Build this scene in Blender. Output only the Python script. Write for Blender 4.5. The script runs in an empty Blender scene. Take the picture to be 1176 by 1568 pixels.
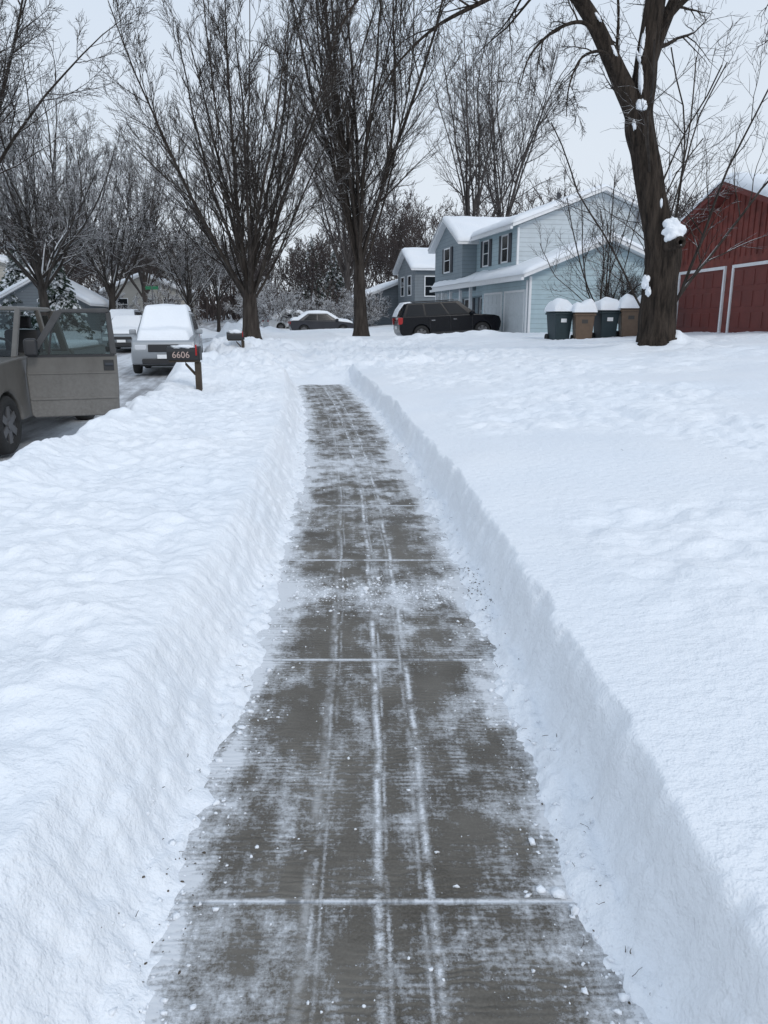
import bpy, math, random
import numpy as np
from mathutils import Vector
random.seed(7)
SC=bpy.context.scene
COL=SC.collection
# ------------------------------------------------------------------ noise
_r=np.random.RandomState(11)
_perm=np.concatenate([_r.permutation(256)]*3)
_ga=_r.rand(256)*2*np.pi
def pn(x,y,seed=0):
    x=np.asarray(x,float)+seed*17.31; y=np.asarray(y,float)+seed*9.77
    xi=np.floor(x).astype(int); yi=np.floor(y).astype(int)
    xf=x-xi; yf=y-yi; xi&=255; yi&=255
    u=xf*xf*xf*(xf*(xf*6-15)+10); v=yf*yf*yf*(yf*(yf*6-15)+10)
    def g(ix,iy,dx,dy):
        a=_ga[_perm[_perm[ix]+iy]]
        return np.cos(a)*dx+np.sin(a)*dy
    n00=g(xi,yi,xf,yf); n10=g(xi+1,yi,xf-1,yf); n01=g(xi,yi+1,xf,yf-1); n11=g(xi+1,yi+1,xf-1,yf-1)
    return 1.5*((n00*(1-u)+n10*u)*(1-v)+(n01*(1-u)+n11*u)*v)
def sst(a,b,x):
    t=np.clip((np.asarray(x,float)-a)/(b-a),0,1); return t*t*(3-2*t)
# ------------------------------------------------------------------ materials
def newmat(name):
    m=bpy.data.materials.new(name); m.use_nodes=True
    nt=m.node_tree; b=nt.nodes["Principled BSDF"]
    return m,nt,b
def simple(name,col,rough=.6,metal=0,noise=0,scale=8,spec=.5,coat=0):
    m,nt,b=newmat(name)
    b.inputs['Base Color'].default_value=(*col,1); b.inputs['Roughness'].default_value=rough
    b.inputs['Metallic'].default_value=metal; b.inputs['Specular IOR Level'].default_value=spec
    b.inputs['Coat Weight'].default_value=coat
    if noise>0:
        tc=nt.nodes.new('ShaderNodeTexCoord'); n=nt.nodes.new('ShaderNodeTexNoise')
        n.inputs['Scale'].default_value=scale; n.inputs['Detail'].default_value=6
        nt.links.new(tc.outputs['Object'],n.inputs['Vector'])
        r=nt.nodes.new('ShaderNodeValToRGB')
        r.color_ramp.elements[0].position=.3; r.color_ramp.elements[1].position=.7
        r.color_ramp.elements[0].color=(*[c*(1-noise) for c in col],1)
        r.color_ramp.elements[1].color=(*[min(1,c*(1+noise)) for c in col],1)
        nt.links.new(n.outputs['Fac'],r.inputs['Fac']); nt.links.new(r.outputs['Color'],b.inputs['Base Color'])
    return m
class NB:
    def __init__(s,nt): s.nt=nt
    def new(s,t,**k):
        n=s.nt.nodes.new(t)
        for a,v in k.items(): setattr(n,a,v)
        return n
    def put(s,inp,v):
        if isinstance(v,(int,float)): inp.default_value=v
        elif isinstance(v,tuple): inp.default_value=v
        else: s.nt.links.new(v,inp)
    def m(s,op,a,b=0.0,c=0.0,clamp=False):
        n=s.new('ShaderNodeMath',operation=op); n.use_clamp=clamp
        s.put(n.inputs[0],a); s.put(n.inputs[1],b)
        if op in('MULTIPLY_ADD','SMOOTH_MIN','COMPARE'): s.put(n.inputs[2],c)
        return n.outputs[0]
    def mr(s,v,a,b,c=0.0,d=1.0,smooth=False):
        n=s.new('ShaderNodeMapRange'); n.clamp=True
        if smooth: n.interpolation_type='SMOOTHSTEP'
        s.put(n.inputs[0],v); s.put(n.inputs[1],a); s.put(n.inputs[2],b); s.put(n.inputs[3],c); s.put(n.inputs[4],d)
        return n.outputs[0]
    def noise(s,vec,scale,detail=4,rough=.55,sc=(1,1,1),loc=(0,0,0)):
        mp=s.new('ShaderNodeMapping'); s.put(mp.inputs['Vector'],vec)
        mp.inputs['Scale'].default_value=sc; mp.inputs['Location'].default_value=loc
        n=s.new('ShaderNodeTexNoise'); s.nt.links.new(mp.outputs[0],n.inputs['Vector'])
        n.inputs['Scale'].default_value=scale; n.inputs['Detail'].default_value=detail; n.inputs['Roughness'].default_value=rough
        return n.outputs['Fac']
    def mix(s,f,a,b):
        n=s.new('ShaderNodeMix',data_type='RGBA'); s.put(n.inputs[0],f)
        s.put(n.inputs[6],a); s.put(n.inputs[7],b); return n.outputs[2]
    def bump(s,h,st,dist,nrm=None):
        n=s.new('ShaderNodeBump'); s.put(n.inputs['Height'],h); n.inputs['Strength'].default_value=st; n.inputs['Distance'].default_value=dist
        if nrm is not None: s.nt.links.new(nrm,n.inputs['Normal'])
        return n.outputs[0]
SNOWC=(.86,.885,.92,1)
def mk_snow():
    m,nt,b=newmat('snow'); q=NB(nt)
    geo=q.new('ShaderNodeNewGeometry').outputs['Position']
    n1=q.noise(geo,16,3,.62); n2=q.noise(geo,130,1,.6); n3=q.noise(geo,.8,1)
    c=q.mix(q.mr(n3,.3,.7),(.835,.868,.91,1),(.88,.90,.928,1))
    nt.links.new(c,b.inputs['Base Color']); b.inputs['Roughness'].default_value=.55
    b.inputs['Specular IOR Level'].default_value=.25
    h=q.m('MULTIPLY_ADD',n2,.14,n1)
    nt.links.new(q.bump(h,.62,.03),b.inputs['Normal'])
    return m
SNOW=mk_snow()
def mk_concrete():
    m,nt,b=newmat('snowy_concrete'); q=NB(nt)
    uv=q.new('ShaderNodeUVMap'); uv.uv_map='UVMap'; V=uv.outputs[0]
    sp=q.new('ShaderNodeSeparateXYZ'); nt.links.new(V,sp.inputs[0]); S=sp.outputs[0]; Y=sp.outputs[1]
    base=q.mix(q.mr(q.noise(V,2.0,5,.65,(1,1,1),(3,1,0)),.36,.64),(.060,.050,.037,1),(.165,.150,.126,1))
    base=q.mix(q.mr(q.noise(V,120,2,.7),.35,.75,0,.6),base,(.21,.192,.165,1))
    aS=q.m('ABSOLUTE',S)
    wn=q.m('SUBTRACT',q.noise(V,3,3,.6,(1,1,1)),.5)
    edge=q.mr(q.m('MULTIPLY_ADD',wn,.35,aS),.36,.60,0,1,True)
    ph=q.m('MULTIPLY_ADD',Y,2*math.pi/.026,q.m('MULTIPLY',q.noise(V,1,4,.65,(2.5,5,1),(1,2,0)),34.0))
    rip=q.m('MULTIPLY',q.m('SINE',ph),q.mr(q.noise(V,1,3,.6,(2,3,1),(7,2,0)),.38,.6,.05,1))
    broom=q.noise(V,1,3,.65,(5,60,1))
    patch=q.noise(V,1,8,.70,(2.6,1.9,1),(2,7,0))
    patch2=q.noise(V,1,7,.75,(8,5.5,1),(12,3,0))
    far=q.mr(Y,4,16,0,.17)
    long=q.noise(V,1,6,.7,(14,.8,1),(9,1,0))
    fine=q.noise(V,70,5,.85)
    tr=0
    w2=q.m('MULTIPLY',q.m('SUBTRACT',q.noise(V,.8,2,.5,(.2,1,1)),.5),.06)
    for i,(s0,wd,am) in enumerate(((-.185,.007,.6),(-.16,.004,.45),(.005,.011,.95),(.03,.005,.6),(.155,.010,.9),(.128,.005,.55),(-.20,.012,.35))):
        d=q.m('ABSOLUTE',q.m('SUBTRACT',q.m('ADD',S,w2),s0))
        brk=q.mr(q.noise(V,1,7,.8,(3,3.6,1),(i*7.1,3+i*3,0)),.43,.56)
        l=q.mr(q.m('ADD',d,q.m('MULTIPLY',q.m('SUBTRACT',fine,.5),.055)),wd*.4,wd*1.7,am,0)
        tr=q.m('MAXIMUM',tr,q.m('MULTIPLY',l,brk))
    fr=q.m('FRACT',q.m('ADD',q.m('DIVIDE',q.m('SUBTRACT',Y,1.85),1.6),.5))
    jd=q.m('MULTIPLY',q.m('ABSOLUTE',q.m('SUBTRACT',fr,.5)),1.6)
    jw=q.mr(Y,1,9,.013,.034)
    joint=q.mr(q.m('ADD',jd,q.m('MULTIPLY',q.m('SUBTRACT',fine,.5),.03)),.004,jw,1,0)
    jbrk=q.mr(q.noise(V,1,5,.7,(6,1,1),(3,8,0)),.38,.50,.25,1)
    base=q.mix(q.mr(jd,.004,.009,.8,0),base,(.022,.020,.017,1))
    bw=q.m('MULTIPLY',wn,.5)
    band=q.mr(q.m('ABSOLUTE',q.m('SUBTRACT',q.m('ADD',Y,bw),4.38)),.05,.40,.42,0)
    band2=q.mr(q.m('ABSOLUTE',q.m('SUBTRACT',q.m('ADD',Y,bw),8.6)),.2,1.6,.33,0)
    band3=q.mr(q.m('ADD',q.m('ADD',Y,bw),q.m('MULTIPLY',S,.8)),1.0,1.6,.25,0)
    tot=q.m('MULTIPLY_ADD',patch,2.3,-1.21)
    tot=q.m('MULTIPLY_ADD',q.m('SUBTRACT',patch2,.5),1.7,tot)
    tot=q.m('MULTIPLY_ADD',edge,.60,tot)
    for x in(band,band2,band3,far): tot=q.m('ADD',tot,x)
    tot=q.m('MULTIPLY_ADD',q.m('SUBTRACT',broom,.5),.6,tot)
    tot=q.m('MULTIPLY_ADD',rip,.09,tot)
    tot=q.m('MULTIPLY_ADD',q.m('SUBTRACT',long,.5),.8,tot)
    tot=q.m('MULTIPLY_ADD',q.m('SUBTRACT',fine,.5),1.35,tot)
    mask=q.mr(tot,-.08,.50,0,.84)
    mask=q.m('MAXIMUM',mask,tr)
    mask=q.m('MAXIMUM',mask,q.m('MULTIPLY',q.m('MULTIPLY',joint,jbrk),.85))
    c=q.mix(q.mr(rip,-1,1,0,.35),base,(.05,.044,.036,1))
    c=q.mix(mask,c,(.78,.805,.84,1))
    nt.links.new(c,b.inputs['Base Color'])
    b.inputs['Specular IOR Level'].default_value=.35
    nt.links.new(q.mr(mask,0,1,.50,.65),b.inputs['Roughness'])
    h=q.m('ADD',mask,q.m('MULTIPLY',fine,.4))
    h=q.m('MULTIPLY_ADD',rip,.25,h)
    h=q.m('SUBTRACT',h,q.mr(jd,.003,.009,1.2,0))
    nt.links.new(q.bump(h,.7,.006),b.inputs['Normal'])
    return m
CONC=mk_concrete()
def mk_street():
    m,nt,b=newmat('packed_snow_street'); q=NB(nt)
    uv=q.new('ShaderNodeUVMap'); uv.uv_map='UVMap'; V=uv.outputs[0]
    n=q.noise(V,1,6,.6,(1.6,.12,1)); n2=q.noise(V,1,6,.65,(3,1.2,1)); n3=q.noise(V,30,4,.7)
    t=q.m('ADD',q.m('MULTIPLY',n,.6),q.m('ADD',q.m('MULTIPLY',n2,.3),q.m('MULTIPLY',n3,.15)))
    m1=q.mr(t,.44,.58)
    c=q.mix(m1,(.24,.24,.25,1),(.70,.725,.76,1))
    nt.links.new(c,b.inputs['Base Color']); b.inputs['Roughness'].default_value=.5
    nt.links.new(q.bump(q.m('ADD',n2,n3),.5,.03),b.inputs['Normal'])
    return m
STREET=mk_street()
def mk_bark(name,c1,c2,snowthr=.55,snowamt=.5,scale=6,bump=.02,vs=(1,1,.18)):
    m,nt,b=newmat(name); q=NB(nt)
    tc=q.new('ShaderNodeTexCoord').outputs['Object']
    g=q.new('ShaderNodeNewGeometry'); sp=q.new('ShaderNodeSeparateXYZ'); nt.links.new(g.outputs['Normal'],sp.inputs[0])
    n=q.noise(tc,scale,5 if bump else 2,.65,vs)
    c=q.mix(q.mr(n,.35,.65),(*c1,1),(*c2,1))
    sn=q.m('MULTIPLY',q.mr(sp.outputs[2],snowthr,snowthr+.2),q.mr(q.noise(tc,1.7,4,.7),.60-.3*snowamt,.66-.3*snowamt))
    c=q.mix(sn,c,SNOWC)
    nt.links.new(c,b.inputs['Base Color']); b.inputs['Roughness'].default_value=.9; b.inputs['Specular IOR Level'].default_value=.2
    if bump: nt.links.new(q.bump(n,1.0,bump),b.inputs['Normal'])
    return m
BARK=mk_bark('bark',(.024,.019,.016),(.064,.054,.047),.55,.6)
BARKS=mk_bark('bark_snowy',(.025,.022,.02),(.065,.057,.052),.40,.9)
BARKBIG=mk_bark('bark_foreground',(.012,.009,.007),(.056,.043,.034),.62,.22,13,.08,(1,1,.14))
BARKFAR=mk_bark('bark_distant',(.05,.044,.041),(.095,.084,.08),.6,.4,6,0)
SHRUB=mk_bark('shrub_snowy',(.05,.04,.035),(.10,.08,.07),.1,1.1,6,0)
def mk_siding(name,col,pitch=.2):
    m,nt,b=newmat(name); q=NB(nt)
    tc=q.new('ShaderNodeTexCoord').outputs['Object']; sp=q.new('ShaderNodeSeparateXYZ'); nt.links.new(tc,sp.inputs[0])
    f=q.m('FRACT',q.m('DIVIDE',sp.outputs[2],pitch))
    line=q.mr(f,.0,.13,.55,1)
    n=q.noise(tc,2,5,.6); n2=q.noise(tc,1,4,.6,(.7,.7,7))
    c=q.mix(q.mr(n,.3,.7),(*[x*.92 for x in col],1),(*[x*1.07 for x in col],1))
    c=q.mix(q.mr(n2,.35,.7,0,.25),c,(*[x*.8 for x in col],1))
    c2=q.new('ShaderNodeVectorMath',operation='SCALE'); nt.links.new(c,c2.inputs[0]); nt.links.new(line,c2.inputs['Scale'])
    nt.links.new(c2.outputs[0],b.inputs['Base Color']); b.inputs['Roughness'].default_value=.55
    nt.links.new(q.bump(q.m('SUBTRACT',1.0,f),.6,.02),b.inputs['Normal'])
    return m
SIDE_BLUE=mk_siding('blue_clapboard',(.40,.51,.55))
SIDE_UP=mk_siding('pale_clapboard',(.50,.55,.58))
SIDE_FRONT=mk_siding('shaded_front_clapboard',(.22,.27,.30))  # blue house's street front: its shade is put into this darker siding colour
SIDE_GREY=mk_siding('grey_clapboard',(.17,.195,.215))
SIDE_TAN=mk_siding('tan_clapboard',(.42,.40,.36))
RED=simple('red_boards',(.17,.040,.030),.7,noise=.35,scale=3)
REDD=simple('red_door',(.145,.032,.025),.5,noise=.14,scale=2)
WHITE=simple('white_trim',(.76,.77,.78),.5,noise=.04)
OFFW=simple('garage_door_white',(.56,.60,.62),.5,noise=.06)
DARKTRIM=simple('dark_shutter',(.03,.035,.045),.5)
GLASS=simple('window_glass',(.010,.012,.015),.10,spec=.3)
def mk_clear():
    m,nt,b=newmat('clear_glass'); q=NB(nt)
    t=q.new('ShaderNodeBsdfTransparent'); t.inputs[0].default_value=(.50,.57,.57,1)
    g=q.new('ShaderNodeBsdfGlossy'); g.inputs['Roughness'].default_value=.02
    f=q.new('ShaderNodeFresnel'); f.inputs[0].default_value=1.45
    x=q.new('ShaderNodeMixShader'); nt.links.new(f.outputs[0],x.inputs[0]); nt.links.new(t.outputs[0],x.inputs[1]); nt.links.new(g.outputs[0],x.inputs[2])
    nt.links.new(x.outputs[0],nt.nodes['Material Output'].inputs['Surface'])
    return m
CLEAR=mk_clear()
RUB=simple('rubber',(.018,.018,.018),.85,noise=.3,scale=20)
BLK=simple('black_plastic',(.02,.02,.022),.5)
RIM=simple('alloy_rim',(.14,.14,.145),.45,metal=.4)
CHR=simple('chrome',(.6,.6,.62),.2,metal=1)
TAIL=simple('tail_lamp',(.35,.015,.015),.2)
HEADL=simple('head_lamp',(.6,.62,.65),.12)
PAINT_BLACK=simple('paint_black',(.004,.005,.008),.22,spec=.28)
def mk_dirty():
    m,nt,b=newmat('paint_pewter_dirty'); q=NB(nt)
    tc=q.new('ShaderNodeTexCoord').outputs['Object']; sp=q.new('ShaderNodeSeparateXYZ'); nt.links.new(tc,sp.inputs[0])
    n=q.noise(tc,3,5,.65,(1,1,.5)); n2=q.noise(tc,24,4,.7)
    c=q.mix(q.mr(n,.3,.7),(.105,.098,.088,1),(.150,.142,.130,1))
    salt=q.m('MULTIPLY',q.mr(sp.outputs[2],.15,.75,1,0),q.mr(n2,.35,.65,.2,.8))
    c=q.mix(salt,c,(.24,.235,.225,1))
    nt.links.new(c,b.inputs['Base Color']); nt.links.new(q.mr(salt,0,.6,.35,.75),b.inputs['Roughness']); b.inputs['Metallic'].default_value=.2
    return m
PAINT_GREY=mk_dirty()
PAINT_WHITE=simple('paint_white',(.62,.64,.66),.35,coat=.4,noise=.05)
PAINT_SILV=simple('paint_silver',(.32,.34,.36),.35,metal=.4,coat=.3)
PAINT_DK=simple('paint_charcoal',(.03,.032,.04),.3,spec=.4)
# ------------------------------------------------------------------ mesh helpers
def mobj(name,verts,faces,mat,parent=None,smooth=False,bevel=0,seg=2):
    me=bpy.data.meshes.new(name); me.from_pydata([tuple(v) for v in verts],[],[tuple(f) for f in faces]); me.update()
    me.materials.append(mat)
    if smooth:
        me.polygons.foreach_set('use_smooth',[True]*len(me.polygons))
    o=bpy.data.objects.new(name,me); COL.objects.link(o)
    if parent: o.parent=parent
    if bevel:
        b=o.modifiers.new('bev','BEVEL'); b.width=bevel; b.segments=seg; b.limit_method='ANGLE'; b.angle_limit=math.radians(28)
        me.polygons.foreach_set('use_smooth',[True]*len(me.polygons))
        w=o.modifiers.new('wn','WEIGHTED_NORMAL'); w.keep_sharp=False
    return o
def npmesh(name,V,F,mat,parent=None,smooth=True,uv=None):
    me=bpy.data.meshes.new(name); V=np.asarray(V,np.float32); F=np.asarray(F,np.int32)
    me.vertices.add(len(V)); me.vertices.foreach_set('co',V.ravel())
    k=F.shape[1]; me.loops.add(F.size); me.loops.foreach_set('vertex_index',F.ravel())
    me.polygons.add(len(F)); me.polygons.foreach_set('loop_start',np.arange(0,F.size,k,dtype=np.int32))
    me.polygons.foreach_set('loop_total',np.full(len(F),k,np.int32))
    me.polygons.foreach_set('use_smooth',np.full(len(F),smooth,bool))
    if uv is not None:
        l=me.uv_layers.new(name='UVMap'); l.data.foreach_set('uv',np.asarray(uv,np.float32)[F.ravel()].ravel())
    me.update(calc_edges=True); me.materials.append(mat)
    o=bpy.data.objects.new(name,me); COL.objects.link(o)
    if parent: o.parent=parent
    return o
def gridfaces(nr,nc):
    i=np.arange(nr-1)[:,None]*nc+np.arange(nc-1)[None,:]
    i=i.ravel(); return np.stack([i,i+1,i+nc+1,i+nc],1)
def empty(name,loc=(0,0,0),rz=0,rx=0,ry=0):
    o=bpy.data.objects.new(name,None); COL.objects.link(o); o.location=loc; o.rotation_euler=(rx,ry,rz); o.empty_display_size=.2; return o
def box(name,x0,x1,y0,y1,z0,z1,mat,parent=None,bevel=0,seg=2):
    v=[(x,y,z) for z in(z0,z1) for x,y in((x0,y0),(x1,y0),(x1,y1),(x0,y1))]
    f=[(3,2,1,0),(4,5,6,7),(0,1,5,4),(1,2,6,5),(2,3,7,6),(3,0,4,7)]
    return mobj(name,v,f,mat,parent,bevel=bevel,seg=seg)
def prism(name,poly,axis,a0,a1,mat,parent=None,bevel=0,smooth=False,seg=2):
    area=sum(poly[i][0]*poly[(i+1)%len(poly)][1]-poly[(i+1)%len(poly)][0]*poly[i][1] for i in range(len(poly)))
    if area<0: poly=poly[::-1]
    def P(p,a):
        if axis=='y': return (p[0],a,p[1])
        if axis=='x': return (a,p[0],p[1])
        return (p[0],p[1],a)
    n=len(poly); v=[P(p,a0) for p in poly]+[P(p,a1) for p in poly]
    f=[tuple(range(n))[::-1],tuple(range(n,2*n))]+[(i,(i+1)%n,n+(i+1)%n,n+i) for i in range(n)]
    if axis=='y': f=[t[::-1] for t in f]
    return mobj(name,v,f,mat,parent,bevel=bevel,smooth=smooth,seg=seg)
def cyl(name,c,r,h,axis,mat,parent=None,n=24,r2=None,bevel=0):
    r2=r if r2 is None else r2; v=[];f=[]
    for k,(a,rr) in enumerate(((-h/2,r),(h/2,r2))):
        for i in range(n):
            t=2*math.pi*i/n; p=(rr*math.cos(t),rr*math.sin(t))
            q={'z':(p[0],p[1],a),'y':(p[0],a,-p[1]),'x':(a,p[0],p[1])}[axis]
            v.append((c[0]+q[0],c[1]+q[1],c[2]+q[2]))
    f=[tuple(range(n))[::-1],tuple(range(n,2*n))]+[(i,(i+1)%n,n+(i+1)%n,n+i) for i in range(n)]
    return mobj(name,v,f,mat,parent,bevel=bevel)
# ------------------------------------------------------------------ terrain functions
def sw(Y):
    Y=np.asarray(Y,float); Yc=np.clip(Y,0,18)
    return -.0045*Yc**2-.162*np.maximum(0,Y-18)
def base(Y):
    Y=np.asarray(Y,float)
    t=.018*np.clip(Y-10,0,31)
    t=t+.030*np.clip(Y-58,0,60)+.012*np.clip(Y-118,0,400)
    return t
def kY(Y): return np.interp(Y,[0,18,28,36,60,90],[1,1,.5,.35,.3,.2])
MOUNDS=[(-3.1,15.2,.20,1.3,.8),(-4.3,16.4,.28,1.0,.7),(-2.3,16.9,.16,.9,.6),(-4.7,26,.42,1.5,1.2),(-3.6,28,.3,1.2,1.2),(-5.6,29,.3,1.2,1.5),
 (-.5,18.7,.14,1.1,.45),(.6,19.3,.14,1.0,.5),(-2.9,19.4,.14,.8,.5),(1.6,32,.22,2.2,.9),(-1.5,31,.25,1.6,1.0),(-7.8,40,.5,1.5,2),(-7,46,.4,1.5,2),(-14,60,.6,2,3),
 (6.75,18.0,.30,.45,.5),(5.9,18.2,.12,.9,.9),(3.8,33,.2,1.6,.7),(-4.2,21.5,.18,1.5,1.0),(-3.4,23.5,.16,1.0,1.6)]
def Hs(s,Y,detail=True):
    s=np.asarray(s,float); Y=np.asarray(Y,float); B=base(Y); X=s+sw(Y)
    rise=.075*np.clip(s-.8,0,13)+.02*np.clip(s-13.8,0,200)
    right=.345+rise*kY(Y)
    dr=sst(34.0,34.8,Y+.2*(X-6))*(1-sst(40.2,41.0,Y+.2*(X-6)))*sst(2.0,3.5,s)
    drz=.04+.055*np.clip(s-5,0,6)
    right=right*(1-dr)+drz*dr
    left=.36+.0*s
    lf=1-sst(-3.7,-2.9,s+.18*pn(Y*1.1,Y*0+3))
    left=left*(1-lf)+(-.25)*lf
    far=1-sst(-13.2,-12.3,s)
    left=left*(1-far)+(.35+.02*np.clip(-13-s,0,60))*far
    h=np.where(s>0,right,left)
    if detail:
        st=lf*(1-far)
        inb=(1-st)*(1-.8*dr)
        L=(1-sst(-1.25,-.7,s))
        near=1-.6*sst(20,40,Y)
        lump=.06*pn(X*.8,Y*.8,1)+.036*pn(X*2.1,Y*2.1,2)
        rough=np.clip(pn(X*3.9,Y*3.9,3),-.3,1)*.045+np.abs(pn(X*7.5,Y*7.5,4))*.036+pn(X*15,Y*15,5)*.008
        zone=sst(-.15,.4,pn(X*.35,Y*.35,8)+.3*sst(8,12,Y)+.02)
        rr=np.abs(pn(X*5.0,Y*3.6,9))*.04+np.clip(pn(X*3.0,Y*2.1,6),-1,.1)*.075+pn(X*11,Y*11,10)*.010
        smooth=.05*pn(X*.45,Y*.45,7)+.012*pn(X*1.7,Y*1.2,12)
        h=h+inb*near*(L*(lump+rough)+(1-L)*(smooth+zone*rr*sst(.95,1.5,s)))
        h=h+inb*.12*pn(X*.3,Y*.3,14)*sst(20,32,Y)
        cz=sst(17.4,19.5,Y)*(1-sst(30,34,Y))*(1-sst(3.5,6.5,s))*inb
        h=h-cz*.13+cz*(.20*np.abs(pn(X*1.7,Y*1.3,20))+.09*pn(X*3.6,Y*2.8,21)+.03*pn(X*8,Y*6,22))
        # tyre / foot track through the churned crossing
        h=h-cz*.10*np.exp(-((X+2.2+.12*(Y-22)+.25*pn(Y*.5,Y*0,33))/.28)**2)
        h=h+.10*np.exp(-((s+2.95)/.35)**2)*(1-sst(17,19,Y))*(1+.8*pn(Y*1.6,Y*0,30))
    for mx,my,a,rx,ry in MOUNDS:
        g=np.exp(-(((X-mx)/rx)**2+((Y-my)/ry)**2)*1.4)
        if detail: g=g*(1+.45*pn(X*2.2,Y*2.2,40))
        h=h+a*g
    w1=.030*pn(Y*1.3,Y*0+5,50)+.014*pn(Y*4.7,Y*0+5,51)+.006*pn(Y*13,Y*0,52)
    w2=.034*pn(Y*1.1,Y*0+9,53)+.022*pn(Y*5.1,Y*0+5,54)+.010*pn(Y*12,Y*0,55)
    if detail:
        w1=w1+.013*pn(Y*3,s*22,56)+.006*pn(Y*14,s*14,57); w2=w2+.013*pn(Y*3.3,s*20,58)+.006*pn(Y*16,s*12,59)
    tl=sst(.655,.94,-s+w1)**.75
    tr=sst(.68,.830,s+w2)
    t=np.where(s<0,tl,tr)
    t=np.maximum(t,sst(17.5,20.0,Y+.35*pn(s*1.5,Y*0,60)))
    fl=-.035+.085*sst(.47,.70,np.abs(s))
    if detail: fl=fl+sst(.42,.6,np.abs(s))*(.035*pn(s*6,Y*3,61)+.018*pn(s*18,Y*15,62)+.01*pn(s*34,Y*34,63))
    return B+h*t+fl*(1-t)
def gz(x,y): return float(Hs(np.array([x-float(sw(y))]),np.array([y]),True)[0])
def seg(a,b,d): 
    n=max(1,int(round((b-a)/d))); return np.linspace(a,b,n,endpoint=False)
Yr=np.concatenate([seg(-4,.5,.12),seg(.5,7,.02),seg(7,14,.032),seg(14,20,.05),seg(20,45,.12),seg(45,100,.6),seg(100,260,5),seg(260,900,40),[900]])
Sr=np.concatenate([seg(-600,-60,60),seg(-60,-20,2),seg(-20,-12.1,.35),seg(-12.1,-3.9,.5),seg(-3.9,-.98,.03),seg(-.98,-.58,.009),seg(-.58,-.42,.02),seg(-.42,.42,.12),seg(.42,.6,.02),seg(.6,.9,.008),seg(.9,5,.034),seg(5,13,.09),seg(13,30,.5),seg(30,60,3),seg(60,700,60),[700]])
SS,YY=np.meshgrid(Sr,Yr); Z=Hs(SS,YY); XX=SS+sw(YY)
npmesh('snow_ground',np.stack([XX,YY,Z],-1).reshape(-1,3),gridfaces(len(Yr),len(Sr)),SNOW)
yy=np.concatenate([seg(-4,8,.1),seg(8,20,.25),[20]]); ss=np.linspace(-.74,.74,9)
S2,Y2=np.meshgrid(ss,yy); 
npmesh('sidewalk',np.stack([S2+sw(Y2),Y2,base(Y2)],-1).reshape(-1,3),gridfaces(len(yy),len(ss)),CONC,uv=np.stack([S2,Y2],-1).reshape(-1,2))
yy=np.concatenate([seg(-30,60,.5),seg(60,260,3)]); ss=np.linspace(-13.1,-3.1,60)
S2,Y2=np.meshgrid(ss,yy); zz=base(Y2)-.2+.012*pn(S2*1.5,Y2*.25,70)
npmesh('street',np.stack([S2+sw(Y2),Y2,zz],-1).reshape(-1,3),gridfaces(len(yy),len(ss)),STREET,uv=np.stack([S2,Y2],-1).reshape(-1,2))
# ------------------------------------------------------------------ snow crumbs, twigs and leaves along the walk
R=np.random.RandomState(5)
def ico():
    t=(1+5**.5)/2
    v=np.array([(-1,t,0),(1,t,0),(-1,-t,0),(1,-t,0),(0,-1,t),(0,1,t),(0,-1,-t),(0,1,-t),(t,0,-1),(t,0,1),(-t,0,-1),(-t,0,1)],float); v/=np.linalg.norm(v[0])
    f=np.array([(0,11,5),(0,5,1),(0,1,7),(0,7,10),(0,10,11),(1,5,9),(5,11,4),(11,10,2),(10,7,6),(7,1,8),(3,9,4),(3,4,2),(3,2,6),(3,6,8),(3,8,9),(4,9,5),(2,4,11),(6,2,10),(8,6,7),(9,8,1)])
    return v,f
IV,IF=ico()
def crumbs(name,n,fn,mat,flat=.65):
    VV=[];FF=[]
    for i in range(n):
        s,y,r=fn()
        z=max(float(Hs(s,y)),float(base(y)))
        v=IV*(1+.35*R.randn(12,1))*r*np.array([1,1,flat])*R.uniform(.7,1.3,3)
        VV.append(v+np.array([s+float(sw(y)),y,z+r*.25])); FF.append(IF+12*i)
    return npmesh(name,np.concatenate(VV),np.concatenate(FF),mat,smooth=True)
def f1():
    y=1.0+16*R.rand()**1.6; a=R.rand(); k=1
    if a<.7: s=R.choice([-1,1])*R.normal(.57,.08)
    else: s=R.uniform(-.5,.5); k=.6
    if R.rand()<.2: y=R.normal(4.4,.15); s=R.uniform(-.45,.5)
    return s,y,k*min(.016,.0022+.0026*R.exponential())
crumbs('snow_chunks',3000,f1,SNOW)
def sticks(name,n,fn,mat):
    VV=[];FF=[]
    for i in range(n):
        s,y,L,w=fn(); a=R.uniform(0,6.28); k=4
        pts=[]; x=s+float(sw(y)); z=max(float(Hs(s,y)),float(base(y)))+.006; yy=y; 
        for j in range(k):
            pts.append((x,yy,z+ j*L*.06*R.rand())); a+=R.normal(0,.35); x+=L/k*math.cos(a); yy+=L/k*math.sin(a)
        P=np.array(pts); rr=w*np.linspace(1,.4,k)
        ring=[]
        for j in range(k):
            nx,ny=-math.sin(a),math.cos(a)
            ring+= [P[j]+[nx*rr[j],ny*rr[j],0],P[j]+[0,0,rr[j]*1.5],P[j]-[nx*rr[j],ny*rr[j],0]]
        VV.append(np.array(ring)); o=i*3*k
        for j in range(k-1):
            for q in range(3):
                FF.append((o+j*3+q,o+j*3+(q+1)%3,o+j*3+3+(q+1)%3,o+j*3+3+q))
    return npmesh(name,np.concatenate(VV),FF,mat,smooth=False)
DIRT=simple('dead_twig',(.06,.042,.028),.9,noise=.4,scale=40)
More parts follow.
